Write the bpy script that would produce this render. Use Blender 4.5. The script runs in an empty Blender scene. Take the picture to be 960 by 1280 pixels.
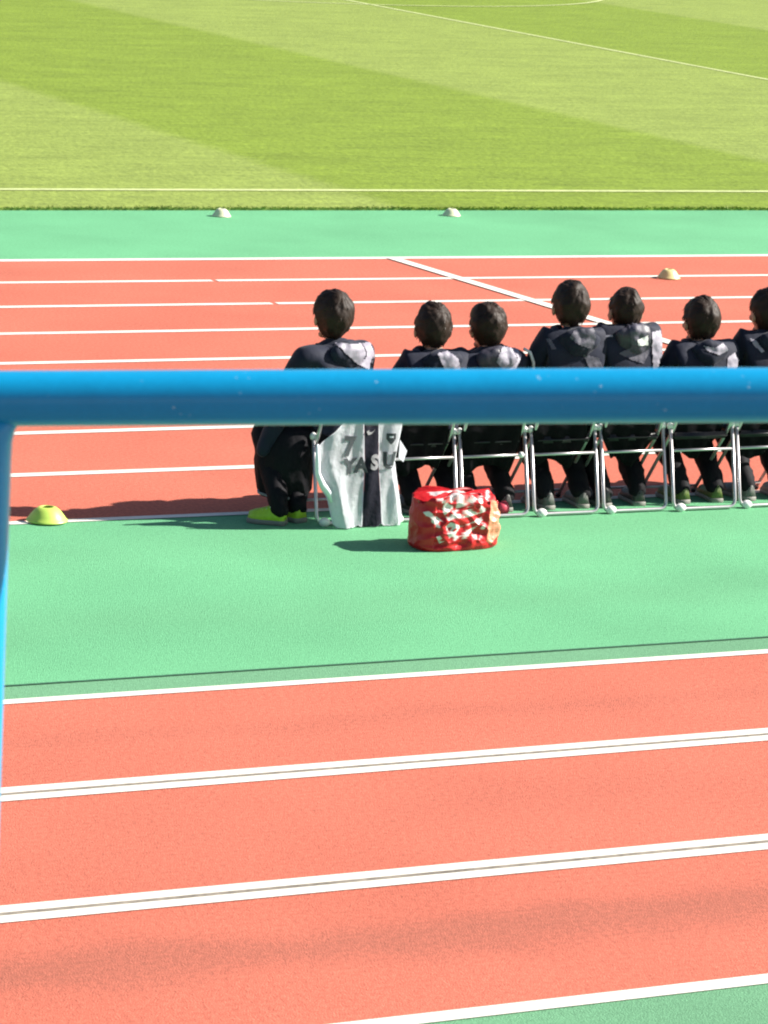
import bpy, bmesh, math, random
import numpy as np
from mathutils import Vector, Matrix, noise
random.seed(7)
S = bpy.context.scene
COL = S.collection

# ------------------------------------------------------------------ camera, sky, sun, exposure
R = Matrix(((0.90736073, 0.03896071, -0.41854339),
            (-0.41658556, 0.21635215, -0.88297691),
            (0.05615136, 0.9755377, 0.21253992)))
cd = bpy.data.cameras.new('camera'); cam = bpy.data.objects.new('camera', cd); COL.objects.link(cam)
cam.matrix_world = Matrix.Translation((0, 0, 4.016)) @ R.to_4x4()
cd.sensor_fit = 'VERTICAL'; cd.sensor_height = 36.0; cd.lens = 4050 * 36 / 1280
cd.clip_start = 0.1; cd.clip_end = 2000
cd.dof.use_dof = True; cd.dof.focus_distance = 18.0; cd.dof.aperture_fstop = 22
S.camera = cam

SUN_EL, SUN_DIR = 35.0, Vector((math.cos(math.radians(35)), -0.19, math.sin(math.radians(35)))).normalized()
w = bpy.data.worlds.new('World'); S.world = w; w.use_nodes = True
nt = w.node_tree; bg = nt.nodes['Background']
sky = nt.nodes.new('ShaderNodeTexSky'); sky.sky_type = 'NISHITA'; sky.sun_disc = False
sky.sun_elevation = math.radians(SUN_EL)
sky.sun_rotation = math.atan2(SUN_DIR.x, SUN_DIR.y)
nt.links.new(sky.outputs[0], bg.inputs[0]); bg.inputs[1].default_value = 0.05
ld = bpy.data.lights.new('sun', 'SUN'); ld.energy = 4.8; ld.angle = math.radians(0.6); ld.color = (1, 0.95, 0.87)
sun = bpy.data.objects.new('sun', ld); COL.objects.link(sun)
sun.rotation_euler = (-SUN_DIR).to_track_quat('-Z', 'Y').to_euler()
S.view_settings.view_transform = 'Standard'; S.view_settings.look = 'None'
S.view_settings.gamma = 1; S.view_settings.exposure = 1.10
S.cycles.filter_width = 2.1
S.cycles.use_denoising = True

# ------------------------------------------------------------------ materials
def mat(name, col, rough=0.6, metal=0.0, var=0.0, scale=10.0, bump=0.0, bscale=60.0, spec=0.5, coat=0.0, sheen=0.0, detail=4, var2=None, scale2=1.0, stretch=None):
    m = bpy.data.materials.new(name); m.use_nodes = True
    t = m.node_tree; b = t.nodes['Principled BSDF']
    b.inputs['Roughness'].default_value = rough; b.inputs['Metallic'].default_value = metal
    b.inputs['Specular IOR Level'].default_value = spec
    b.inputs['Coat Weight'].default_value = coat
    b.inputs['Sheen Weight'].default_value = sheen
    b.inputs['Base Color'].default_value = (*col, 1)
    tc = t.nodes.new('ShaderNodeTexCoord'); src = tc.outputs['Object']
    if stretch:
        mp = t.nodes.new('ShaderNodeMapping'); mp.inputs['Scale'].default_value = stretch
        t.links.new(src, mp.inputs['Vector']); src = mp.outputs[0]
    if var > 0:
        last = None
        for v, s in ((var, scale),) + (((var2, scale2),) if var2 else ()):
            n = t.nodes.new('ShaderNodeTexNoise'); n.inputs['Scale'].default_value = s; n.inputs['Detail'].default_value = detail
            t.links.new(src, n.inputs['Vector'])
            r = t.nodes.new('ShaderNodeMapRange'); r.inputs[1].default_value = .25; r.inputs[2].default_value = .75
            r.inputs[3].default_value = 1 - v; r.inputs[4].default_value = 1 + v
            t.links.new(n.outputs['Fac'], r.inputs[0])
            mx = t.nodes.new('ShaderNodeVectorMath'); mx.operation = 'SCALE'
            if last: t.links.new(last, mx.inputs[0])
            else: mx.inputs[0].default_value = col
            t.links.new(r.outputs[0], mx.inputs['Scale']); last = mx.outputs[0]
        t.links.new(last, b.inputs['Base Color']); m['last'] = 0
    if bump > 0:
        n = t.nodes.new('ShaderNodeTexNoise'); n.inputs['Scale'].default_value = bscale; n.inputs['Detail'].default_value = 3
        t.links.new(tc.outputs['Object'], n.inputs['Vector'])
        bp = t.nodes.new('ShaderNodeBump'); bp.inputs['Strength'].default_value = bump; bp.inputs['Distance'].default_value = 0.01
        t.links.new(n.outputs['Fac'], bp.inputs['Height']); t.links.new(bp.outputs[0], b.inputs['Normal'])
    return m

def track_mat(name, col, dark_bands, var=.24):
    """rubber granule surface with darker brown bands that run along the lanes; dark_bands = [(y, halfwidth, amount, x0, x1)]"""
    m = mat(name, col, rough=0.85, var=var, scale=42, bump=0.6, bscale=130, spec=0.25, detail=8, var2=0.11, scale2=0.8)
    t = m.node_tree; b = t.nodes['Principled BSDF']
    last = b.inputs['Base Color'].links[0].from_socket
    tc = t.nodes['Texture Coordinate']; sp = t.nodes.new('ShaderNodeSeparateXYZ'); t.links.new(tc.outputs['Object'], sp.inputs[0])
    n = t.nodes.new('ShaderNodeTexNoise'); n.inputs['Scale'].default_value = 1.3; n.inputs['Detail'].default_value = 6
    t.links.new(tc.outputs['Object'], n.inputs['Vector'])
    # dark grit specks
    v = t.nodes.new('ShaderNodeTexNoise'); v.inputs['Scale'].default_value = 45; v.inputs['Detail'].default_value = 2
    t.links.new(tc.outputs['Object'], v.inputs['Vector'])
    r = t.nodes.new('ShaderNodeMapRange'); r.inputs[1].default_value = .66; r.inputs[2].default_value = .74; r.inputs[3].default_value = 1; r.inputs[4].default_value = .72
    t.links.new(v.outputs['Fac'], r.inputs[0])
    mx = t.nodes.new('ShaderNodeVectorMath'); mx.operation = 'SCALE'; t.links.new(last, mx.inputs[0]); t.links.new(r.outputs[0], mx.inputs['Scale']); last = mx.outputs[0]
    for (y, hw, amt) in dark_bands:  # mix a soft dark brown band into the colour along each y
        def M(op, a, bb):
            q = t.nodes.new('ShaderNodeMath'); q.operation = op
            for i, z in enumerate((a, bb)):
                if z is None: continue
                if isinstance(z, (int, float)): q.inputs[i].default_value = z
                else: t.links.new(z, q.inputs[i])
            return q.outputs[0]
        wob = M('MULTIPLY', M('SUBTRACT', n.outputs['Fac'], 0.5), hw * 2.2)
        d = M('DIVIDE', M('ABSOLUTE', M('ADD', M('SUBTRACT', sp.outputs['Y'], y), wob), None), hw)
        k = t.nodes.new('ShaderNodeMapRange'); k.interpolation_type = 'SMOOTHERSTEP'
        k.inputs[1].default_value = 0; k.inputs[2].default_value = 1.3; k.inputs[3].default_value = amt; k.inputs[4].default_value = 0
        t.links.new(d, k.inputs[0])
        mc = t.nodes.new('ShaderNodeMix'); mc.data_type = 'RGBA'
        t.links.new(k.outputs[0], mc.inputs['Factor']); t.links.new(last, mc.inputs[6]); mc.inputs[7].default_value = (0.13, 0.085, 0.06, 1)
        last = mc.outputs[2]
    t.links.new(last, b.inputs['Base Color'])
    return m

def grass_mat(name, blade=False):
    m = bpy.data.materials.new(name); m.use_nodes = True
    t = m.node_tree; b = t.nodes['Principled BSDF']; b.inputs['Roughness'].default_value = 0.65; b.inputs['Specular IOR Level'].default_value = 0.25
    g = t.nodes.new('ShaderNodeNewGeometry'); sp = t.nodes.new('ShaderNodeSeparateXYZ'); t.links.new(g.outputs['Position'], sp.inputs[0])
    n0 = t.nodes.new('ShaderNodeTexNoise'); n0.inputs['Scale'].default_value = 3; n0.inputs['Detail'].default_value = 4
    t.links.new(g.outputs['Position'], n0.inputs['Vector'])
    def M(op, a, bb=None):
        q = t.nodes.new('ShaderNodeMath'); q.operation = op
        for i, z in enumerate((a, bb)):
            if z is None: continue
            if isinstance(z, (int, float)): q.inputs[i].default_value = z
            else: t.links.new(z, q.inputs[i])
        return q.outputs[0]
    x = M('ADD', sp.outputs['X'], M('MULTIPLY', M('SUBTRACT', n0.outputs['Fac'], .5), .35))
    s = M('SINE', M('MULTIPLY', M('SUBTRACT', x, 14.15), math.pi / 6.9))
    k = t.nodes.new('ShaderNodeMapRange'); k.inputs[1].default_value = -.07; k.inputs[2].default_value = .07; t.links.new(s, k.inputs[0])
    mc = t.nodes.new('ShaderNodeMix'); mc.data_type = 'RGBA'; t.links.new(k.outputs[0], mc.inputs['Factor'])
    mc.inputs[6].default_value = (0.247, 0.315, 0.062, 1); mc.inputs[7].default_value = (0.195, 0.272, 0.027, 1)
    last = mc.outputs[2]
    # rows of mowing and patchy growth, stretched along the pitch
    for sc, st, lo, hi in ((1.0, (0.5, 1.6, 1), .88, 1.12), (4.5, (.4, 1.6, 1), .84, 1.16), (22.0, (.7, 1.2, 1), .82, 1.18)):
        mp = t.nodes.new('ShaderNodeMapping'); mp.inputs['Scale'].default_value = st; t.links.new(g.outputs['Position'], mp.inputs['Vector'])
        n = t.nodes.new('ShaderNodeTexNoise'); n.inputs['Scale'].default_value = sc; n.inputs['Detail'].default_value = 4; n.inputs['Roughness'].default_value = .65
        t.links.new(mp.outputs[0], n.inputs['Vector'])
        r = t.nodes.new('ShaderNodeMapRange'); r.inputs[1].default_value = .3; r.inputs[2].default_value = .7; r.inputs[3].default_value = lo; r.inputs[4].default_value = hi
        t.links.new(n.outputs['Fac'], r.inputs[0])
        mx = t.nodes.new('ShaderNodeVectorMath'); mx.operation = 'SCALE'; t.links.new(last, mx.inputs[0]); t.links.new(r.outputs[0], mx.inputs['Scale']); last = mx.outputs[0]
    t.links.new(last, b.inputs['Base Color'])
    if not blade:
        n = t.nodes.new('ShaderNodeTexNoise'); n.inputs['Scale'].default_value = 14; n.inputs['Detail'].default_value = 5
        t.links.new(g.outputs['Position'], n.inputs['Vector'])
        bp = t.nodes.new('ShaderNodeBump'); bp.inputs['Strength'].default_value = 0.5; bp.inputs['Distance'].default_value = 0.04
        t.links.new(n.outputs['Fac'], bp.inputs['Height']); t.links.new(bp.outputs[0], b.inputs['Normal'])
    return m

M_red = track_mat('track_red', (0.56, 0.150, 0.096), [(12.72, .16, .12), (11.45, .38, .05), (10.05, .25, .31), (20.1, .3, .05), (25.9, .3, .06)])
M_green = track_mat('track_green', (0.138, 0.415, 0.207), [(16.0, .5, .03), (14.6, .4, .035)], var=.13)
M_green2 = track_mat('track_green_dull', (0.14, 0.33, 0.18), [], var=.14)
M_line = mat('line_paint', (0.80, 0.76, 0.68), rough=0.7, var=0.07, scale=25, bump=.3, bscale=150, var2=.05, scale2=2)
M_slot = mat('slot_dark', (0.03, 0.11, 0.06), rough=.9, var=.5, scale=30)
M_con = mat('concrete', (0.10, 0.10, 0.10), rough=.85, var=.12, scale=6, bump=.3)
M_blue = mat('blue_paint', (0.002, 0.32, 0.62), rough=.30, var=.05, scale=14, bump=.02, bscale=60, spec=.5, coat=.5, var2=.04, scale2=150)
def specks(m, scale, th, col):
    t = m.node_tree; b = t.nodes['Principled BSDF']; l = b.inputs['Base Color'].links[0].from_socket
    v = t.nodes.new('ShaderNodeTexVoronoi'); v.inputs['Scale'].default_value = scale; t.links.new(t.nodes['Texture Coordinate'].outputs['Object'], v.inputs['Vector'])
    n = t.nodes.new('ShaderNodeTexNoise'); n.inputs['Scale'].default_value = scale * .35; t.links.new(t.nodes['Texture Coordinate'].outputs['Object'], n.inputs['Vector'])
    k = t.nodes.new('ShaderNodeMapRange'); k.inputs[1].default_value = th; k.inputs[2].default_value = th * .4; t.links.new(v.outputs['Distance'], k.inputs[0])
    g = t.nodes.new('ShaderNodeMapRange'); g.inputs[1].default_value = .55; g.inputs[2].default_value = .66; t.links.new(n.outputs['Fac'], g.inputs[0])
    q = t.nodes.new('ShaderNodeMath'); q.operation = 'MULTIPLY'; t.links.new(k.outputs[0], q.inputs[0]); t.links.new(g.outputs[0], q.inputs[1])
    x = t.nodes.new('ShaderNodeMix'); x.data_type = 'RGBA'; t.links.new(q.outputs[0], x.inputs['Factor']); t.links.new(l, x.inputs[6]); x.inputs[7].default_value = (*col, 1)
    t.links.new(x.outputs[2], b.inputs['Base Color'])
specks(M_blue, 95, .16, (.50, .68, .80))
M_chrome = mat('steel_tube', (0.60, 0.57, 0.58), rough=.34, metal=.75, var=.06, scale=30)
M_cap = mat('white_rubber', (0.80, 0.80, 0.78), rough=.5, var=.03)
M_vinyl = mat('black_vinyl', (0.012, 0.012, 0.015), rough=.45, var=.2, scale=8, bump=.2)
M_skin = mat('skin', (0.46, 0.27, 0.18), rough=.55, var=.06, scale=15)
M_hair = mat('hair', (0.024, 0.013, 0.008), rough=.58, var=.45, scale=18, spec=.25)
M_nylon = mat('navy_nylon', (0.011, 0.014, 0.032), rough=.7, var=.2, scale=12, bump=.4, bscale=17, spec=.22, sheen=.1)
M_nylon2 = mat('grey_nylon', (0.050, 0.046, 0.066), rough=.48, var=.2, scale=14, bump=.4, bscale=30, spec=.5)
M_sunlit_lining = mat('sunlit_lining', (0.30, 0.28, 0.34), rough=.6, var=.12, scale=25, bump=.3, bscale=30)  # sunlit look of linings and shoulders put into the base colour
M_trouser = mat('black_trousers', (0.006, 0.005, 0.008), rough=.75, var=.2, scale=10, bump=.4, bscale=30, spec=.2)
M_white = mat('white_print', (0.80, 0.79, 0.78), rough=.6, var=.04)
M_greyprint = mat('faded_print', (0.30, 0.29, 0.31), rough=.7, var=.3, scale=50)
M_sole = mat('shoe_sole', (0.22, 0.21, 0.19), rough=.6, var=.1)
M_lime = mat('lime_shoe', (0.42, 0.62, 0.035), rough=.45, var=.12, scale=30, bump=.3)
M_shoe_d = mat('dark_shoe', (0.05, 0.048, 0.045), rough=.5, var=.3, scale=25, bump=.3)
M_shoe_g = mat('grey_shoe', (0.13, 0.13, 0.12), rough=.5, var=.3, scale=30, bump=.3)
M_shoe_o = mat('olive_shoe', (0.10, 0.14, 0.03), rough=.5, var=.3, scale=30, bump=.3)
M_cone = mat('yellow_plastic', (0.55, 0.74, 0.13), rough=.4, var=.05, spec=.5)
M_conew = mat('pale_plastic', (0.78, 0.78, 0.52), rough=.4, var=.05, spec=.5)
M_cone2 = mat('cream_plastic', (0.78, 0.68, 0.30), rough=.4, var=.05, spec=.5)
M_bottle = mat('red_plastic', (0.55, 0.02, 0.04), rough=.3, var=.05)
M_eye = mat('eye_dark', (0.02, 0.015, 0.01), rough=.2, var=.1)

# ------------------------------------------------------------------ helpers
def link(name, me, m=None, parent=None, smooth=False):
    o = bpy.data.objects.new(name, me); COL.objects.link(o)
    if m is not None and len(me.materials) == 0: me.materials.append(m)
    if smooth: me.shade_smooth()
    if parent is not None: o.parent = parent
    return o
def obj(name, bm, m=None, parent=None, smooth=False):
    me = bpy.data.meshes.new(name); bm.to_mesh(me); bm.free()
    return link(name, me, m, parent, smooth)
def tag(o, label=None, cat=None, group=None, kind=None):
    for k, v in (('label', label), ('category', cat), ('group', group), ('kind', kind)):
        if v: o[k] = v
    return o
def empty(name, loc, rz=0.0):
    o = bpy.data.objects.new(name, None); COL.objects.link(o); o.empty_display_size = .2
    o.location = loc; o.rotation_euler = (0, 0, rz); return o
def box(bm, c, s, bevel=0.0):
    r = bmesh.ops.create_cube(bm, size=1, matrix=Matrix.Translation(c) @ Matrix.Diagonal((*s, 1)))
    if bevel:
        es = list({e for v in r['verts'] for e in v.link_edges})
        bmesh.ops.bevel(bm, geom=es, offset=bevel, segments=2, affect='EDGES')
def rounded(pts, rad, n=6):
    """round the inner corners of a polyline"""
    pts = [Vector(p) for p in pts]; out = [pts[0]]
    for a, b, c in zip(pts, pts[1:], pts[2:]):
        u = (a - b).normalized(); v = (c - b).normalized()
        p0, p1 = b + u * rad, b + v * rad
        for i in range(n + 1):
            t = i / n; out.append(p0 * (1 - t) ** 2 + b * 2 * t * (1 - t) + p1 * t * t)
    out.append(pts[-1]); return out
def tube(bm, pts, r, seg=12, cap=True):
    pts = [Vector(p) for p in pts]; rings = []
    rr = r if isinstance(r, (list, tuple)) else [r] * len(pts)
    up = Vector((0, 0, 1)); prev = None
    for i, p in enumerate(pts):
        d = (pts[min(i + 1, len(pts) - 1)] - pts[max(i - 1, 0)]).normalized()
        if prev is None:
            a = up if abs(d.z) < .9 else Vector((0, 1, 0)); x = a.cross(d).normalized()
        else:
            x = (prev - d * prev.dot(d)).normalized()
        prev = x; y = d.cross(x)
        rings.append([bm.verts.new(p + (x * math.cos(2 * math.pi * k / seg) + y * math.sin(2 * math.pi * k / seg)) * rr[i]) for k in range(seg)])
    for A, B in zip(rings, rings[1:]):
        for k in range(seg): bm.faces.new((A[k], A[(k + 1) % seg], B[(k + 1) % seg], B[k]))
    if cap: bm.faces.new(rings[0][::-1]); bm.faces.new(rings[-1])
    return rings
def sheet(name, x0, x1, y0, y1, z, m, n=1, kind='structure'):
    bm = bmesh.new()
    vs = [bm.verts.new(p) for p in ((x0, y0, z), (x1, y0, z), (x1, y1, z), (x0, y1, z))]; bm.faces.new(vs)
    return tag(obj(name, bm, m), kind=kind)
def skin_mesh(chains, sub=2):
    """chains: list of polylines [(x,y,z,r[,r2])...]; shared points (same coordinates) are merged. Returns an evaluated mesh."""
    me = bpy.data.meshes.new('tmp'); idx = {}; vs = []; rs = []; es = []
    for ch in chains:
        last = None
        for p in ch:
            k = tuple(round(c, 4) for c in p[:3])
            if k not in idx:
                idx[k] = len(vs); vs.append(p[:3]); rs.append((p[3], p[4] if len(p) > 4 else p[3]))
            i = idx[k]
            if last is not None and last != i: es.append((last, i))
            last = i
    me.from_pydata(vs, es, []); o = bpy.data.objects.new('tmp', me); COL.objects.link(o)
    sk = o.modifiers.new('s', 'SKIN'); sk.use_smooth_shade = True
    for i, r in enumerate(rs): me.skin_vertices[0].data[i].radius = r
    me.skin_vertices[0].data[0].use_root = True
    sb = o.modifiers.new('b', 'SUBSURF'); sb.levels = sub; sb.render_levels = sub
    dg = bpy.context.evaluated_depsgraph_get(); out = bpy.data.meshes.new_from_object(o.evaluated_get(dg))
    bpy.data.objects.remove(o); bpy.data.meshes.remove(me)
    return out
def ellipsoid(bm, c, s, rot=None, u=20, v=14, disp=0.0, freq=8.0, seed=0):
    M = Matrix.Translation(c) @ (rot.to_4x4() if rot else Matrix.Identity(4)) @ Matrix.Diagonal((*s, 1))
    r = bmesh.ops.create_uvsphere(bm, u_segments=u, v_segments=v, radius=1, matrix=Matrix.Identity(4))
    for q in r['verts']:
        d = 1 + disp * noise.noise(q.co * freq / 4 + Vector((seed, seed * 2, 0)))
        q.co = M @ (q.co * d)
    return r['verts']
def crumple(me, amp, freq, seed=0.0):
    for v in me.vertices:
        n = noise.noise(v.co * freq + Vector((seed, seed, seed))) + .5 * noise.noise(v.co * freq * 2.3 + Vector((seed, 0, seed)))
        v.co += v.normal * amp * n
def remeshed(bm, voxel, smooth_it=3):
    me = bpy.data.meshes.new('tmp'); bm.to_mesh(me); bm.free()
    o = bpy.data.objects.new('tmp', me); COL.objects.link(o)
    rm = o.modifiers.new('r', 'REMESH'); rm.mode = 'VOXEL'; rm.voxel_size = voxel; rm.use_smooth_shade = True
    sm = o.modifiers.new('m', 'SMOOTH'); sm.iterations = smooth_it; sm.factor = .5
    dg = bpy.context.evaluated_depsgraph_get(); out = bpy.data.meshes.new_from_object(o.evaluated_get(dg))
    bpy.data.objects.remove(o); bpy.data.meshes.remove(me)
    # keep the one outer surface
    b2 = bmesh.new(); b2.from_mesh(out); b2.verts.ensure_lookup_table(); seen = set(); best = []
    for v in b2.verts:
        if v.index in seen: continue
        st = [v]; comp = []; seen.add(v.index)
        while st:
            a = st.pop(); comp.append(a)
            for e in a.link_edges:
                o2 = e.other_vert(a)
                if o2.index not in seen: seen.add(o2.index); st.append(o2)
        if len(comp) > len(best): best = comp
    keep = set(v.index for v in best)
    bmesh.ops.delete(b2, geom=[v for v in b2.verts if v.index not in keep], context='VERTS')
    b2.to_mesh(out); b2.free(); out.shade_smooth()
    return out

def in_poly(px, py, poly):
    c = np.zeros(px.shape, bool); n = len(poly)
    for i in range(n):
        x1, y1 = poly[i]; x2, y2 = poly[(i + 1) % n]
        if y1 == y2: continue
        c ^= ((y1 > py) != (y2 > py)) & (px < (x2 - x1) * (py - y1) / (y2 - y1) + x1)
    return c

# ------------------------------------------------------------------ ground, tracks, markings
X0, X1 = -60.0, 130.0
sheet('ground', -400, 500, -250, 600, -0.03, mat('ground_earth', (0.20, 0.19, 0.16), rough=.9, var=.2, scale=.5))
TRK = 16.79           # outer edge of the eight lane track
P = 1.22
T1 = TRK + 8 * P      # its inner edge
sheet('green_surface_verge', X0, X1, 2.0, 9.30, 0.0, M_green2)
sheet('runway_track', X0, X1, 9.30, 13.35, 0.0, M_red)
sheet('green_surface_strip', X0, X1, 13.35, 13.60, 0.0, M_green2)
sheet('green_surface_middle', X0, X1, 13.60, TRK, 0.0, M_green)
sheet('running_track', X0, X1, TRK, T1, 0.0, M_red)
sheet('green_surface_inner', X0, X1, T1, 29.80, 0.0, M_green)
M_gap = mat('line_gap', (0.22, 0.19, 0.15), rough=.9, var=.5, scale=20)
def line(y0, y1, x0=X0, x1=X1, z=.004, skew=0.0):
    return sheet('lane_line', x0, x1, y0, y1, z, M_line)
sheet('drain_slot', X0, X1, 13.592, 13.609, .005, M_slot)
line(13.312, 13.382)                       # upper edge of the near track
for y in (12.045, 10.675):                   # doubled lane lines with a narrow gap
    line(y - .088, y - .016); line(y + .016, y + .088)
    sheet('lane_gap', X0, X1, y - .016, y + .016, .004, M_gap)
line(9.255, 9.340)
for i in range(9):
    y = TRK + i * P
    gapx = {7: 10.29, 6: 10.33}.get(i)
    hw = .06 if i == 8 else .036 if i == 0 else .046
    if gapx: line(y - hw, y + hw, X0, gapx - .022); line(y - hw, y + hw, gapx + .022, X1)
    else: line(y - hw, y + hw)
# finish line across the lanes
bm = bmesh.new()
vs = [bm.verts.new(p) for p in ((13.13, TRK + .04, .008), (13.25, TRK + .04, .008), (12.57, T1 - .02, .008), (12.45, T1 - .02, .008))]; bm.faces.new(vs)
tag(obj('finish_line', bm, M_line), kind='structure')

M_grass = grass_mat('pitch_grass'); M_blade = grass_mat('grass_blades', True)
bm = bmesh.new(); box(bm, ((X0 + X1) / 2, 29.80 + 45, 0.0), (X1 - X0, 90, .05))
tag(obj('grass_pitch', bm, M_grass), kind='structure')
M_chalk = mat('pitch_line_paint', (0.50, 0.56, 0.24), rough=.8, var=.22, scale=22, var2=.15, scale2=4)
sheet('touchline', X0, X1, 31.10, 31.24, .031, M_chalk)
sheet('halfway_line', 27.93, 28.05, 31.24, 98, .031, M_chalk)
bm = bmesh.new(); a0 = None
cx, cy = 28.0, 70.2
ring = [(bm.verts.new((cx + 9.10 * math.cos(a), cy + 9.09 * math.sin(a), .035)), bm.verts.new((cx + 9.18 * math.cos(a), cy + 9.21 * math.sin(a), .035))) for a in [2 * math.pi * i / 128 for i in range(128)]]
for i in range(128):
    a, b = ring[i], ring[(i + 1) % 128]; bm.faces.new((a[0], b[0], b[1], a[1]))
tag(obj('centre_circle', bm, M_chalk), kind='structure')

def blades():
    rng = np.random.default_rng(3)
    # dense fringe along the edge of the pitch, thinner cover further in
    n1, n2 = 9000, 10
    x = np.concatenate([rng.uniform(5, 24, n1), rng.uniform(6, 46, n2)])
    y = np.concatenate([29.79 + rng.exponential(.03, n1), 29.85 + 3 * rng.uniform(0, 1, n2) ** 1.2])
    h = np.concatenate([rng.uniform(.006, .020, n1), rng.uniform(.012, .024, n2)])
    clump = np.array([noise.noise(Vector((a * 1.7, b * .6, 0))) for a, b in zip(x, y)]); h *= 1 + .5 * clump
    wd = rng.uniform(.006, .013, n1 + n2) * np.where(np.arange(n1 + n2) < n1, 1, 1.6)
    a = rng.uniform(0, np.pi, n1 + n2); lx = rng.normal(0, .014, n1 + n2); ly = rng.normal(0, .014, n1 + n2)
    z = np.full(n1 + n2, .02)
    N = n1 + n2; v = np.zeros((N, 3, 3))
    v[:, 0] = np.stack([x - np.cos(a) * wd, y - np.sin(a) * wd, z], 1)
    v[:, 1] = np.stack([x + np.cos(a) * wd, y + np.sin(a) * wd, z], 1)
    v[:, 2] = np.stack([x + lx, y + ly, z + h], 1)
    me = bpy.data.meshes.new('grass'); me.from_pydata(v.reshape(-1, 3).tolist(), [], np.arange(3 * N).reshape(-1, 3).tolist())
    tag(link('grass', me, M_blade), 'short mown turf blades along the near edge of the football pitch', 'grass', kind='stuff')
blades()

# ------------------------------------------------------------------ stand parapet and blue handrail close to the camera
r0 = Vector((1.0933, 3.2898, 3.3684)); r1 = Vector((1.8726, 2.9871, 3.4102)); rd = (r1 - r0).normalized()
ra = math.atan2(rd.y, rd.x)
def along(t, off=0.0, z=0.0):      # point on the ground plan of the rail line
    n = Vector((-math.sin(ra), math.cos(ra), 0)); p = r0 + rd * t + n * off; return Vector((p.x, p.y, z))
bm = bmesh.new(); c = along(.5, 0); box(bm, (0, 0, 0), (24, .26, 2.42), .015)
o = obj('parapet_wall', bm, M_con); o.location = (c.x, c.y, 1.18); o.rotation_euler.z = ra
tag(o, 'grey concrete parapet wall under the blue handrail at the front of the stand', 'wall')
bm = bmesh.new(); box(bm, (0, 0, 0), (24, 6, .2)); c = along(.5, -3.14)
o = obj('stand_floor', bm, M_con); o.location = (c.x, c.y, 2.2); o.rotation_euler.z = ra; tag(o, kind='structure')

root = empty('handrail', (along(-.0145).x, along(-.0145).y, 2.395))
tag(root, 'thick round blue painted steel handrail with welded post at left', 'railing')
def loc(p): return Vector(p) - root.location
bm = bmesh.new(); tube(bm, [loc(r0 + rd * t) for t in (-3, -1, 0, .5, 1, 3, 5)], .0302, 40)
obj('rail', bm, M_blue, root, True)
for t in (-.0145, 2.4, -2.6):
    base = r0 + rd * t
    bm = bmesh.new(); u = Vector((rd.x, rd.y, 0)).normalized(); q = Vector((-u.y, u.x, 0)); prev = None
    for z, a, b in ((2.40, .029, .029), (2.8, .029, .029), (3.30, .029, .029), (3.322, .0295, .029), (3.334, .032, .028), (3.342, .036, .024), (3.349, .042, .018), (3.352, .043, .012)):
        rg = [bm.verts.new(loc(Vector((base.x, base.y, z)) + u * a * math.cos(t_) + q * b * math.sin(t_))) for t_ in [2 * math.pi * k / 36 for k in range(36)]]
        if prev:
            for k in range(36): bm.faces.new((prev[k], prev[(k + 1) % 36], rg[(k + 1) % 36], rg[k]))
        prev = rg
    obj('post', bm, M_blue, root, True)
    bm = bmesh.new(); tube(bm, [loc((base.x, base.y, 2.393)), loc((base.x, base.y, 2.405))], .06, 24)
    obj('base_plate', bm, M_blue, root)

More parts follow.
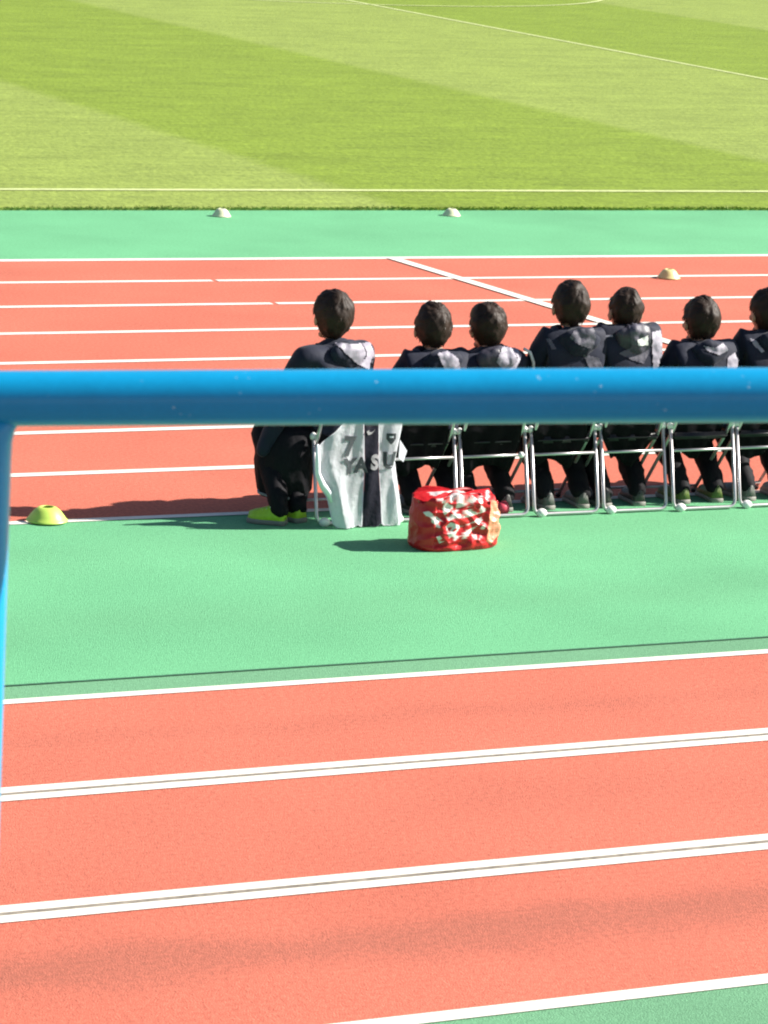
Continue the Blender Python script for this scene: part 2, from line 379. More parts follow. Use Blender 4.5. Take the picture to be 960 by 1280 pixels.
# ------------------------------------------------------------------ folding chairs
ROW = 16.41; PITCH = .4635; CW = .424; CX0 = 7.36
def make_chair():
    t = empty('folding_chair', (0, 0, 0))
    x0, x1 = 0.0, CW
    r = .0108
    bm = bmesh.new()    # rear leg frame: an upright U standing on its bottom bar
    tube(bm, rounded([(x0, .115, .50), (x0, 0, .014), (x1, 0, .014), (x1, .115, .50)], .05), r)
    obj('rear_leg_frame', bm, M_chrome, t, True)
    bm = bmesh.new()    # back frame running down into the front legs
    i = .022
    tube(bm, rounded([(x0 + i, .47, .014), (x0 + i, .115, .47), (x0 + i, -.03, .79), (x1 - i, -.03, .79), (x1 - i, .115, .47), (x1 - i, .47, .014)], .06), r)
    obj('front_leg_frame', bm, M_chrome, t, True)
    bm = bmesh.new(); tube(bm, [(x0, .080, .355), (x1, .080, .355)], .0085)
    obj('crossbar', bm, M_chrome, t, True)
    bm = bmesh.new(); tube(bm, [(x0 + i, .43, .055), (x1 - i, .43, .055)], .0085)
    obj('stretcher', bm, M_chrome, t, True)
    for x in (x0, x1):
        bm = bmesh.new(); tube(bm, [(x - .014, .117, .497), (x + .014, .117, .497)], [.017, .017]); ellipsoid(bm, (x, .117, .502), (.017, .017, .02), u=12, v=8)
        obj('hinge', bm, M_cap, t, True)
    bm = bmesh.new(); ellipsoid(bm, (x0 + .045, -.004, .022), (.034, .027, .027), u=16, v=10)
    obj('foot_cap', bm, M_cap, t, True)
    bm = bmesh.new(); ellipsoid(bm, (x1 - i, .47, .016), (.017, .02, .017), u=12, v=8)
    obj('front_foot_cap', bm, M_vinyl, t, True)
    bm = bmesh.new(); ellipsoid(bm, (x0 + i, .47, .016), (.017, .02, .017), u=12, v=8)
    obj('front_foot_cap', bm, M_vinyl, t, True)
    bm = bmesh.new(); box(bm, ((x0 + x1) / 2, .27, .435), (CW - .05, .36, .04), .016)
    obj('seat', bm, M_vinyl, t, True)
    bm = bmesh.new(); n = 12; vv = []
    for zz in (.585, .60, .76, .775):
        row = []
        for k in range(n + 1):
            u = k / n * 2 - 1; y = -.03 + (.79 - zz) * .45 + .03 * (1 - u * u) * -1 + .012
            row.append(bm.verts.new(((x0 + x1) / 2 + u * (CW / 2 - .035), y, zz)))
        vv.append(row)
    for A, B in zip(vv, vv[1:]):
        for k in range(n): bm.faces.new((A[k], A[k + 1], B[k + 1], B[k]))
    bmesh.ops.solidify(bm, geom=bm.faces[:], thickness=.022)
    obj('backrest', bm, M_vinyl, t, True)
    return t
def copy_tree(o, parent=None):
    c = o.copy(); COL.objects.link(c); c.parent = parent
    for ch in list(o.children): copy_tree(ch, c)
    return c
chair_labels = ['steel folding chair at the left end, under the draped white and navy jersey',
                'steel folding chair just right of the jersey, behind the top of the red bag',
                'steel folding chair directly right of the red bag, beside the red bottle',
                'steel folding chair of the person whose head stands tallest at mid row',
                'steel folding chair under the person with the white patch on a grey hood',
                'steel folding chair above the olive green shoes, second from the right edge',
                'steel folding chair cut off by the right edge of the photo']
c0 = make_chair(); chairs = []
for k in range(7):
    o = c0 if k == 0 else copy_tree(c0)
    o.location = (CX0 + k * PITCH, ROW + random.uniform(-.008, .008) + (.0 if k < 5 else -.02), 0)
    o.rotation_euler.z = random.uniform(-.012, .012)
    tag(o, chair_labels[k], 'chair', 'steel folding chairs in the bench row'); chairs.append(o)
# one small round end knob shows on the crossbar of the third chair
bm = bmesh.new(); ellipsoid(bm, (CW - .03, .078, .356), (.018, .018, .018), u=14, v=8); obj('crossbar_knob', bm, M_cap, chairs[2], True)

# ------------------------------------------------------------------ people
def head_bm(c, yaw, tilt, roll, sc):
    """a head with face, ears and neck stump; +Y is the face side"""
    bm = bmesh.new()
    vs = ellipsoid(bm, (0, 0, 0), (.078, .098, .118), u=24, v=18)
    for v in vs:
        z = v.co.z
        if z < 0: k = 1 - .28 * (-z / .118); v.co.x *= k; v.co.y = v.co.y * (1 - .1 * (-z / .118)) + .012 * (-z / .118)
    ellipsoid(bm, (0, .10, -.022), (.014, .022, .02), u=10, v=8)      # nose
    ellipsoid(bm, (0, .092, -.002), (.009, .014, .028), u=10, v=8)
    ellipsoid(bm, (0, .090, -.060), (.024, .012, .006), u=10, v=8)    # lips
    ellipsoid(bm, (0, .090, -.069), (.021, .012, .006), u=10, v=8)
    ellipsoid(bm, (0, .082, -.098), (.026, .02, .018), u=10, v=8)     # chin
    for s in (-1, 1):
        ellipsoid(bm, (s * .03, .084, .022), (.022, .012, .007), u=10, v=8)   # brow
        ellipsoid(bm, (s * .086, .0, -.016), (.012, .020, .032), Matrix.Rotation(s * .35, 3, 'Z'), u=10, v=8)  # ear
        ellipsoid(bm, (s * .04, .07, -.03), (.022, .02, .02), u=10, v=8)      # cheek
    T = Matrix.Translation(c) @ Matrix.Rotation(yaw, 4, 'Z') @ Matrix.Rotation(tilt, 4, 'X') @ Matrix.Rotation(roll, 4, 'Y') @ Matrix.Scale(sc, 4)
    bm.transform(T)
    return bm, T
def hair_mesh(T, seed, hs=1.0, nape=-.085):
    """thick combed hair: a dense cap displaced into streaks that run out from the whorl, with tufts along its rim"""
    rng = random.Random(seed); bm = bmesh.new()
    wh = Vector((rng.uniform(-.25, .45), -.55, .8)).normalized(); off = Vector((seed * 3.3, seed, 0))
    ax = wh.orthogonal().normalized(); ay = wh.cross(ax)
    def shape(d, k=1.0):
        ang = math.atan2(d.dot(ay), d.dot(ax)); th = math.acos(max(-1, min(1, d.dot(wh))))
        tw = ang + th * .9
        st = noise.noise(Vector((math.cos(tw) * 5, math.sin(tw) * 5, th * .9)) + off) * .030 + noise.noise(Vector((math.cos(tw) * 15, math.sin(tw) * 15, th * 1.8)) + off) * .018
        st *= min(1, th * 3)
        big = noise.noise(d * 1.7 + off) * .075 + noise.noise(d * 3.4 + off) * .04
        p = Vector((d.x * .094 * hs, d.y * .109 * hs - .006, d.z * .121 * hs + .012)) * ((1 + big + st) * k)
        if p.z < 0: p.x *= 1 - .30 * (-p.z / .12)
        return p
    def outside(p):
        if p.y > .035 and p.z < .055: return True
        if p.y > -.012 and p.z < .012: return True
        return p.z < nape + .012 * math.sin(p.x * 90 + seed)
    r = bmesh.ops.create_uvsphere(bm, u_segments=96, v_segments=72, radius=1)
    dirs = {v: v.co.copy().normalized() for v in bm.verts}
    for v in bm.verts: v.co = shape(dirs[v])
    bmesh.ops.delete(bm, geom=[v for v in bm.verts if outside(v.co)], context='VERTS')
    rim = [v for v in bm.verts if any(e.is_boundary for e in v.link_edges)]
    for v in list(rim) + [x for x in bm.verts if rng.random() < .035]:
        d = dirs.get(v)
        if d is None: continue
        down = Vector((0, 0, -1)) - d * Vector((0, 0, -1)).dot(d)
        if down.length < .05: down = Vector((rng.gauss(0, 1), rng.gauss(0, 1), 0))
        down = (down.normalized() + Vector((rng.gauss(0, .35), rng.gauss(0, .2), 0))).normalized()
        sd = d.cross(down).normalized(); L = rng.uniform(.010, .022); q0 = v.co.copy() - d * .002
        q = [bm.verts.new(x) for x in (q0 - sd * .004, q0 + sd * .004, q0 + down * L + d * rng.uniform(.0, .006))]
        bm.faces.new(q)
    bm.transform(T); me = bpy.data.meshes.new('hair'); bm.to_mesh(me); bm.free(); me.shade_smooth(); return me
def hand(bm_list, wrist, direc, side, up=Vector((0, 0, 1))):
    """palm and five curled fingers as skinned chains"""
    d = Vector(direc).normalized(); s = d.cross(up).normalized() * side; u = s.cross(d).normalized() * side
    wv = Vector(wrist); chains = [[(*wv, .024), (*(wv + d * .04), .027, .015), (*(wv + d * .08), .030, .013)]]
    for k, L in enumerate((.062, .072, .068, .052)):
        b = wv + d * .078 + s * (.027 - .018 * k)
        p1 = b + d * L * .45 - u * .004; p2 = b + d * L * .8 - u * .018; p3 = b + d * L * .92 - u * .034
        bm_list.append([(*(b - d * .03), .009), (*b, .009), (*p1, .0085), (*p2, .008), (*p3, .0065)])
    b = wv + d * .025 + s * .024
    bm_list.append([(*(b - s * .01), .011), (*(b + d * .025 + s * .02), .011), (*(b + d * .05 + s * .028 - u * .01), .0095), (*(b + d * .07 + s * .022 - u * .016), .008)])
    return chains[0]

def make_shoe(parent, p, yaw, m, pitch=0.0):
    bm = bmesh.new(); secs = [(-.06, .030, .062), (-.035, .036, .085), (.0, .037, .082), (.05, .040, .066), (.11, .047, .050), (.16, .046, .040), (.195, .030, .030)]
    rings = []
    for y, hw, h in secs:
        rings.append([bm.verts.new((hw * math.cos(a) * (1 if math.sin(a) < .2 else .86), y, .022 + max(0, math.sin(a)) * h + min(0, math.sin(a)) * .006)) for a in [2 * math.pi * k / 14 for k in range(14)]])
    for A, B in zip(rings, rings[1:]):
        for k in range(14): bm.faces.new((A[k], B[k], B[(k + 1) % 14], A[(k + 1) % 14]))
    bm.faces.new(rings[0]); bm.faces.new(rings[-1][::-1])
    bmesh.ops.recalc_face_normals(bm, faces=bm.faces)
    o = obj('shoe', bm, m, parent, True); o.location = p; o.rotation_euler = (pitch, 0, yaw); o.scale = (1.28, .84, 1.22) if m == M_lime else (1.1, 1.0, 1.15)
    bm = bmesh.new(); rings = []
    for z in (.0, .004, .020, .024):
        g = -.004 if z in (.0, .024) else 0
        row = []
        for s in (1, -1):
            for y, hw, h in (secs if s == 1 else secs[::-1]): row.append(bm.verts.new((s * (hw + .003 + g), y * 1.03, z)))
        rings.append(row)
    n = len(rings[0])
    for A, B in zip(rings, rings[1:]):
        for k in range(n): bm.faces.new((A[k], A[(k + 1) % n], B[(k + 1) % n], B[k]))
    bm.faces.new(rings[0][::-1]); bm.faces.new(rings[-1]); bmesh.ops.recalc_face_normals(bm, faces=bm.faces)
    obj('sole', bm, M_sole, o, True)
    bm = bmesh.new(); tube(bm, [(.022 * (1 if k % 2 else -1), .045 + .013 * k, .082 - .0045 * k) for k in range(7)], .003, 6)
    obj('lace', bm, M_white, o, True)
    return o

def make_person(x, ztop, label, lean=.06, sw=.20, yaw=0, tilt=0, roll=0, body_yaw=0, hs=1.0, seed=1, jm=None, hood='down',
                feet=((-.12, .0), (.12, .0)), shoe=None, knees=((-.13, .46), (.13, .46)), hx=0.0, piping=None, patch=False, coat=False, shrug=0.0, hoodmat=None, nape=-.078, wrists=None, shoe_yaw=(.12, -.12)):
    jm = jm or M_nylon; shoe = shoe or M_shoe_d
    Y = ROW + .20
    hc = Vector((hx, lean + .03, ztop - .152))           # head centre, local
    sh = hc.z - .160 + shrug                             # shoulder height
    hip = Vector((0, .06, .50))
    bm, T = head_bm(hc, yaw, tilt, roll, 1.17)
    chains = []; handch = []
    nk = hc + Vector((0, -.015, -.10)); nb = Vector((hx * .6, lean - .02, sh + .035))
    mid = Vector((hx * .3, .02, (hip.z + sh) / 2)); ch = Vector((hx * .5, lean * .6, sh - .12))
    chains.append([(*hip, .115, .10), (*mid, .105, .085), (*ch, .125, .09), (*nb, .062), (*nk, .056)])
    arms = []
    for i, s in enumerate((-1, 1)):
        sp = Vector((hx * .5 + s * (sw - .03), lean - .01, sh)); el = Vector((s * (sw + .005), .08 + lean, sh - .27)); wr = Vector((s * .10, knees[i][1] - .08, .60)) if not (wrists and wrists[i]) else Vector(wrists[i])
        arms.append((sp, el, wr))
        chains.append([(*ch, .125, .09), (*sp, .055), (*el, .042), (*wr, .028)])
    legs = []
    for i, s in enumerate((-1, 1)):
        kn = Vector((knees[i][0], knees[i][1], .50)); an = Vector((feet[i][0], feet[i][1] - .01, .09))
        hj = Vector((s * .085, .08, .50)); legs.append((hj, kn, an))
        chains.append([(*hip, .115, .10), (*hj, .08), (*kn, .056), (*((kn + an) / 2 + Vector((0, -.02, 0))), .05), (*an, .036)])
    me = skin_mesh(chains, 1); bm.from_mesh(me); bpy.data.meshes.remove(me)
    for i, s in enumerate((-1, 1)):
        wr = arms[i][2]; hch = []
        palm = hand(hch, wr, (-s * .3, .9, -.25), s)
        for q in [palm] + hch:
            me = skin_mesh([q], 1); bm.from_mesh(me); bpy.data.meshes.remove(me)
    bme = remeshed(bm, .0065, 3)
    body = link('person', bme, M_skin, None, True); body.location = (x, Y, 0); body.rotation_euler.z = body_yaw
    tag(body, label, 'person', 'people seated in the bench row with their backs to the camera')
    bm = bmesh.new()
    bm.free()
    for s in (-1, 1):
        bm = bmesh.new(); ellipsoid(bm, (s * .03, .088, .006), (.012, .008, .008), u=12, v=8); bm.transform(T); obj('eye', bm, M_eye, body, True)
    link('hair', hair_mesh(T, seed, hs, nape), M_hair, body)
    # trousers
    tr = [[(*(hip + Vector((0, 0, .02))), .15, .12), (*hip, .15, .125)]]
    for (hj, kn, an) in legs:
        tr.append([(*hip, .15, .125), (*hj, .105), (*((hj + kn) / 2), .092), (*kn, .078), (*((kn + an) / 2 + Vector((0, -.03, 0))), .078), (*(an + Vector((0, 0, .0))), .062), (*(an + Vector((0, 0, -.045))), .060)])
    me = skin_mesh(tr, 2); crumple(me, .014, 14, seed); o = link('trousers', me, M_trouser, body, True)
    # jacket
    js = [[(*(hip + Vector((0, -.01, -.03))), .175, .145), (*(hip + Vector((0, -.01, .06))), .17, .14), (*mid, .185, .130), (*(ch + Vector((0, 0, 0))), .180, .115), (*(nb + Vector((0, 0, -.02))), .098, .09), (*(nb + Vector((0, .004, .035))), .074, .074)]]
    for i, s in enumerate((-1, 1)):
        sp, el, wr = arms[i]
        js.append([(*ch, .180, .115), (*sp, .078), (*((sp + el) / 2 + Vector((s * .012, 0, 0))), .072), (*el, .066), (*((el + wr) / 2), .056), (*wr, .044)])
    me = skin_mesh(js, 3); crumple(me, .007, 8, seed * 1.7); crumple(me, .0015, 26, seed); link('jacket', me, jm, body, True)
    hm = hoodmat or jm
    # collar and hood
    if hood:
        bm = bmesh.new(); c = Vector((hx * .6, lean - .085, sh + .015))
        # folded hood: a pouch hanging on the upper back with a rolled rim round the neck
        vs = ellipsoid(bm, c + Vector((0, -.02, -.035)), (.135, .062, .095), Matrix.Rotation(.25, 3, 'X'), u=36, v=26, disp=.16, freq=6, seed=seed)
        for v in vs:
            k = max(0, (c.z - v.co.z) / .12); v.co.x = c.x + (v.co.x - c.x) * (1 - .35 * k)
        me = bpy.data.meshes.new('hood'); bm.to_mesh(me); bm.free(); crumple(me, .012, 14, seed * 3.1); link('hood', me, hm, body, True)
        bm = bmesh.new(); pts = []; rr = []
        for k in range(25):
            a = math.pi * (1.5 + (k / 24 - .5) * 1.75)
            pts.append(Vector((hx * .6 + .108 * math.cos(a), lean - .01 + .088 * math.sin(a), sh - .008 + .02 * math.sin(a * 1.0 + seed) + .035 * (1 + math.sin(a)) * .5)))
            rr.append(.026 + .008 * noise.noise(Vector((k * .6, seed, 0))))
        tube(bm, pts, rr, 12); me = bpy.data.meshes.new('collar'); bm.to_mesh(me); bm.free(); crumple(me, .010, 26, seed); link('collar', me, hm if hood == 'rim' else jm, body, True)
    for i in (0, 1):
        make_shoe(body, (feet[i][0], feet[i][1], 0), shoe_yaw[i], shoe)
    body['_'] = 0; del body['_']
    return body, dict(hip=hip, mid=mid, ch=ch, nb=nb, arms=arms, sh=sh, lean=lean, hx=hx, legs=legs)

def text_mesh(s, size, bold=0.0):
    cu = bpy.data.curves.new('t', 'FONT'); cu.body = s; cu.size = size; cu.align_x = 'CENTER'; cu.align_y = 'CENTER'; cu.offset = bold; cu.resolution_u = 3
    o = bpy.data.objects.new('t', cu); COL.objects.link(o); dg = bpy.context.evaluated_depsgraph_get()
    me = bpy.data.meshes.new_from_object(o.evaluated_get(dg)); bpy.data.objects.remove(o); bpy.data.curves.remove(cu)
    bm = bmesh.new(); bm.from_mesh(me); bpy.data.meshes.remove(me); return bm

# person 1 - knees and long coat turned to the left, hood with a sunlit lining
b1, I1 = make_person(7.54, 1.307, 'person in dark coat with sunlit grey hood lining and lime shoes, leftmost of the row', lean=.05, sw=.275, body_yaw=.35, yaw=-.30, roll=.05, hs=1.06, seed=3,
    feet=((-.40, .03), (-.255, .03)), shoe_yaw=(.55, .05), wrists=((-.40, .20, .36), None), shoe=M_lime, knees=((-.27, .36), (-.10, .40)), hood='down', shrug=-.02, nape=-.10)
# its coat skirt hangs over the left side of the seat
def patch_sheet(name, rows, m, parent, depth, n=14, crum=.01, seed=0, thick=.012):
    """hanging cloth: rows = [(z, xl, xr, y)] ; gives it thickness"""
    bm = bmesh.new(); g = []
    for z, a, b, y in rows:
        g.append([bm.verts.new((a + (b - a) * k / n, y + .012 * math.sin(k * 1.3 + z * 9 + seed), z)) for k in range(n + 1)])
    for A, B in zip(g, g[1:]):
        for k in range(n): bm.faces.new((A[k], A[k + 1], B[k + 1], B[k]))
    bmesh.ops.subdivide_edges(bm, edges=bm.edges[:], cuts=2, use_grid_fill=True)
    bmesh.ops.solidify(bm, geom=bm.faces[:], thickness=thick); bmesh.ops.recalc_face_normals(bm, faces=bm.faces)
    me = bpy.data.meshes.new(name); bm.to_mesh(me); bm.free(); crumple(me, crum, 10, seed)
    return link(name, me, m, parent, True)
iv = b1.matrix_basis.inverted
def to_local(b, pts_world):
    Mw = Matrix.Translation(b.location) @ Matrix.Rotation(b.rotation_euler.z, 4, 'Z'); return Mw.inverted()

bm = bmesh.new(); prev = None; hem = []
for k, (z, dx, rx, ry) in enumerate([(.555, .07, .08, .08), (.54, .06, .13, .13), (.50, .045, .155, .16), (.42, .02, .168, .17), (.33, .008, .172, .172), (.25, .012, .165, .168), (.165, .02, .155, .160), (.150, .02, .148, .152), (.155, .02, .12, .12)]):
    rg = []
    for q in range(72):
        a = 2 * math.pi * q / 72; t = (.55 - z) / .37
        f = 1 + t * (.022 * math.sin(a * 7 + 1.2 * math.sin(a * 2)) + .02 * math.sin(a * 15 + z * 9)) + .02 * noise.noise(Vector((math.cos(a) * 2, math.sin(a) * 2, z * 9)))
        p = Vector((-.235 + dx + rx * f * math.cos(a), .18 + ry * f * math.sin(a), z + .030 * math.sin(a + .9) * t)); rg.append(bm.verts.new(p))
        if k == 6 and math.pi * .85 < a < math.pi * 1.55: hem.append(p + Vector((math.cos(a), math.sin(a), 0)) * .004)
    if prev:
        for q in range(72): bm.faces.new((prev[q], rg[q], rg[(q + 1) % 72], prev[(q + 1) % 72]))
    else: bm.faces.new(rg)
    prev = rg
bmesh.ops.recalc_face_normals(bm, faces=bm.faces)
obj('coat_skirt', bm, M_trouser, b1, True)
bm = bmesh.new(); tube(bm, hem, .0075, 8); obj('hem_trim', bm, M_greyprint, b1, True)

people = [
 (8.180, 1.220, 'person with short brown hair, second from the left of the row, behind the jersey sleeve', dict(lean=.10, sw=.20, yaw=-.15, hs=1.02, seed=5, shrug=-.01, hoodmat=M_nylon)),
 (8.533, 1.221, 'person third from left with sunlit grey hood edge and white piping on the right sleeve', dict(lean=.10, sw=.235, yaw=.1, roll=-.05, hs=1.02, seed=8, hoodmat=M_nylon2)),
 (9.045, 1.348, 'person sitting tallest in the row, dark jacket, just right of the white sleeve piping', dict(lean=.04, sw=.20, yaw=-.2, hs=1.03, seed=11, shoe=M_shoe_g, shrug=-.01)),
 (9.428, 1.311, 'person with narrow cropped head and grey hood bearing a small white patch', dict(lean=.06, sw=.20, yaw=0, hs=.93, seed=14, jm=M_nylon, hoodmat=M_nylon2, hood='rim', shrug=.04, nape=-.06)),
 (9.968, 1.237, 'person with ruffled dark hair and plain navy jacket, second from the right edge', dict(lean=.09, sw=.215, yaw=.05, hs=1.02, seed=17, shoe=M_shoe_o, shrug=.0)),
 (10.43, 1.281, 'person at the right end of the row, cut off by the photo edge', dict(lean=.08, sw=.215, yaw=.1, hs=1.05, seed=21, shoe=M_shoe_g, shrug=.02)),
]
PP = [(b1, I1)]
for x, z, lab, kw in people:
    PP.append(make_person(x, z, lab, **kw))
from mathutils.bvhtree import BVHTree
def at(px, py, Y):
    """point of the photo on the vertical plane at ground distance Y"""
    d = R @ Vector((px - 480, 640 - py, -4050)); return d * (Y / d.y) + Vector((0, 0, 4.016))
def surf(b):
    vs, fs = [], []
    Mw = Matrix.Translation(b.location) @ Matrix.Rotation(b.rotation_euler.z, 4, 'Z')
    for ch in b.children:
        if ch.name.split('.')[0] in ('jacket', 'hood', 'collar'):
            o = len(vs); vs += [Mw @ v.co for v in ch.data.vertices]; fs += [[q + o for q in p.vertices] for p in ch.data.polygons]
    return BVHTree.FromPolygons(vs, fs), Mw.inverted()
def cloth_patch(i, name, poly, m, off=.005, cell=.006, amp=.004, seed=0):
    """a thin cloth patch lying on the jacket or hood of person i"""
    b = PP[i][0]; bvh, inv = surf(b)
    P2 = [at(x, y, 16.46) for x, y in poly]; xs = [p.x for p in P2]; zs = [p.z for p in P2]
    nx = int((max(xs) - min(xs)) / cell) + 2; nz = int((max(zs) - min(zs)) / cell) + 2
    gx = min(xs) + np.arange(nx) * cell; gz = min(zs) + np.arange(nz) * cell
    GX, GZ = np.meshgrid(gx, gz); ins = in_poly(GX, GZ, [(p.x, p.z) for p in P2])
    bm = bmesh.new(); g = {}
    vd = (R @ Vector((0, 0, -1))).normalized()
    for a in range(nz):
        for c in range(nx):
            if not ins[a, c]: continue
            o = Vector((gx[c], 16.46, gz[a])); h = bvh.ray_cast(o - vd * 1.0, vd, 2.0)
            if h[0] is None: continue
            p = h[0] + h[1] * (off + amp * noise.noise(o * 28 + Vector((seed, 0, 0)))); g[a, c] = bm.verts.new(inv @ p)
    for (a, c) in list(g):
        q = [(a, c), (a, c + 1), (a + 1, c + 1), (a + 1, c)]
        if all(k in g for k in q) and max((g[q[0]].co - g[k].co).length for k in q) < .05: bm.faces.new([g[k] for k in q])
    bmesh.ops.delete(bm, geom=[v for v in bm.verts if not v.link_faces], context='VERTS')
    if not bm.faces: bm.free(); return
    me = bpy.data.meshes.new(name); bm.to_mesh(me); bm.free(); link(name, me, m, b, True)
M_sunlit_grey = mat('sunlit_grey', (0.085, 0.080, 0.110), rough=.6, var=.2, scale=25, bump=.4, bscale=30)  # jacket patches: part grey pattern, part sunlight painted as a paler colour
cloth_patch(0, 'sunlit_lining', [(416, 427), (445, 429), (462, 423), (468, 440), (463, 463), (446, 455), (430, 441)], M_sunlit_lining, seed=1)
cloth_patch(1, 'sunlit_lining', [(546, 441), (560, 437), (574, 447), (577, 463), (556, 463)], M_sunlit_lining, seed=2)
cloth_patch(2, 'sunlit_lining', [(628, 432), (646, 427), (654, 443), (646, 463), (630, 463), (620, 452)], M_sunlit_lining, seed=3)
cloth_patch(3, 'sunlit_lining', [(718, 411), (742, 409), (746, 422), (741, 437), (722, 431), (712, 422)], M_sunlit_grey, seed=4)
cloth_patch(3, 'sunlit_streak', [(682, 420), (690, 422), (698, 437), (690, 436)], M_sunlit_grey, seed=5)
cloth_patch(3, 'sunlit_side_patch', [(728, 441), (750, 446), (757, 463), (738, 463)], M_sunlit_grey, seed=6)
cloth_patch(4, 'sunlit_lining', [(786, 400), (802, 394), (809, 413), (813, 440), (806, 455), (790, 450), (773, 441), (790, 432)], M_sunlit_grey, seed=7)
cloth_patch(4, 'sunlit_sleeve_patch', [(815, 414), (828, 410), (834, 430), (831, 463), (817, 463)], M_sunlit_lining, seed=8)
cloth_patch(4, 'piping', [(744, 416), (768, 417), (768, 421), (744, 420)], M_sunlit_lining, seed=9)
cloth_patch(5, 'sunlit_lining', [(880, 430), (895, 433), (906, 427), (914, 436), (900, 444), (886, 439)], M_sunlit_lining, seed=10)
cloth_patch(5, 'sunlit_sleeve_patch', [(911, 446), (922, 438), (926, 448), (926, 463), (910, 463)], M_sunlit_lining, seed=11)
cloth_patch(6, 'sunlit_lining', [(939, 420), (948, 423), (959, 438), (954, 441), (944, 430)], M_sunlit_lining, seed=12)
cloth_patch(4, 'patch', [(796, 424), (810, 417), (811, 430), (798, 432)], M_white, off=.010, cell=.004, amp=.001, seed=13)
def coat_tail(i, a, b, pz, taper=.3, seed=0):
    b0 = PP[i][0]; bm = bmesh.new(); g = []; n = 16
    xa, xb = a - b0.location.x, b - b0.location.x
    for j in range(9):
        t = j / 8; z = .56 + (pz - .56) * t; row = []
        for k in range(n + 1):
            u = k / n; c = (xa + xb) / 2; x = xa + (xb - xa) * u; x = c + (x - c) * (1 - taper * max(0, t - .45) / .55)
            row.append(bm.verts.new((x, -.115 + .010 * math.sin(u * 17 + seed) * (.4 + t) + .05 * t * t, z - .03 * math.sin(u * 5 + seed) * t)))
        g.append(row)
    for A, B in zip(g, g[1:]):
        for k in range(n): bm.faces.new((A[k], A[k + 1], B[k + 1], B[k]))
    bmesh.ops.solidify(bm, geom=bm.faces[:], thickness=.02); bmesh.ops.recalc_face_normals(bm, faces=bm.faces)
    link('coat_tail', (lambda me: (bm.to_mesh(me), bm.free(), me)[2])(bpy.data.meshes.new('coat_tail')), M_trouser, b0, True)
coat_tail(1, 7.87, 8.20, .27, .25, 1); coat_tail(2, 8.29, 8.68, .26, .2, 2); coat_tail(3, 8.755, 9.12, .28, .4, 3)
coat_tail(4, 9.215, 9.58, .28, .5, 4); coat_tail(5, 9.68, 10.04, .31, .5, 5); coat_tail(6, 10.14, 10.5, .30, .3, 6)
# white sleeve piping of the third person
b3, I3 = PP[2]
ly = I3['lean'] - .085
bm = bmesh.new(); tube(bm, [(.20, ly + .02, I3['sh'] + .05), (.235, ly, I3['sh'] + .03), (.262, ly, I3['sh'] - .03), (.272, ly + .01, I3['sh'] - .12), (.275, ly + .02, I3['sh'] - .2)], .009, 8)
obj('piping', bm, M_white, b3, True)
# ------------------------------------------------------------------ jersey draped over the end chair
JX, JZ = 7.36, 0      # world x of image column 400 at the chair row
def jx(px): return (px - 400) / 187.5
def jz(py): return (661 - py) / 211.0
rows = [(497, 428, 487), (512, 426, 488), (531, 421, 489), (545, 407, 492), (557, 394, 496), (565, 390, 498), (572, 388, 503), (579, 388, 500), (585, 389, 495), (600, 392, 496), (612, 396, 497), (622, 403, 498), (632, 406, 499), (645, 409, 502), (655, 411, 505), (661, 416, 503)]
rz = np.array([jz(r[0]) for r in rows])[::-1]; rl = np.array([jx(r[1]) for r in rows])[::-1]; rr_ = np.array([jx(r[2]) for r in rows])[::-1]
def jy(x, z, u):
    """cloth depth behind the chair back: soft vertical folds and a fold turned toward the sun at the right"""
    fold = .005 * math.sin(x * 34 + z * 5) + .003 * math.sin(x * 70 - z * 9)
    top = -.075 + .03 * (z - .4)
    ridge = jx(478 + 12 * max(0, min(1, (.35 - z) / .33))) if z < .35 else jx(478 + (z - .35) * 40)
    right = max(0, x - ridge) * 1.7
    diag = .035 * max(0, 1 - abs((x - .02) - (.42 - z) * .28) / .06) * max(0, min(1, (.45 - z) * 6))
    return top + fold * (1 if z < .7 else .4) + right - diag * .8
def stripe(z):
    return jx(443 + 3 * (661 - (z * 211)) / 661 * 0) , 0
def jgrid(name, ul, ur, m, parent, off=0.0, nu=26, nv=70):
    bm = bmesh.new(); g = []
    for j in range(nv + 1):
        z = rz[0] + (rz[-1] - rz[0]) * j / nv; a = np.interp(z, rz, rl); b = np.interp(z, rz, rr_)
        ea, eb = max(a, ul(z)), min(b, ur(z)); g.append([])
        for i in range(nu + 1):
            x = ea + (eb - ea) * i / nu
            zz = z + (.012 * math.sin(x * 40) + .008 * math.sin(x * 90)) * max(0, 1 - z / .08)
            g[-1].append(bm.verts.new((x, jy(x, z, 0) - off, max(.006, zz))))
    for A, B in zip(g, g[1:]):
        for k in range(nu): bm.faces.new((A[k], A[k + 1], B[k + 1], B[k]))
    bmesh.ops.solidify(bm, geom=bm.faces[:], thickness=.004)
    bmesh.ops.recalc_face_normals(bm, faces=bm.faces)
    return obj(name, bm, m, parent, True)
M_jw = mat('jersey_white', (0.83, 0.85, 0.90), rough=.75, var=.05, scale=20, bump=.5, bscale=30)
M_jn = mat('jersey_navy', (0.020, 0.018, 0.042), rough=.7, var=.12, scale=20, bump=.5, bscale=30)
M_jt = mat('jersey_lettering', (0.05, 0.06, 0.07), rough=.6, var=.2, scale=40)
jer = empty('jersey', (JX, ROW, 0)); tag(jer, 'white football jersey with wide navy centre stripe and dark lettering, draped on the end chair', 'jersey')
sl = lambda z: jx(np.interp(z, [0, .35, .62], [446, 446, 442])); sr = lambda z: jx(np.interp(z, [0, .35, .62], [469, 463, 460]))
jgrid('left_panel', lambda z: -9, sl, M_jw, jer); jgrid('right_panel', sr, lambda z: 9, M_jw, jer)
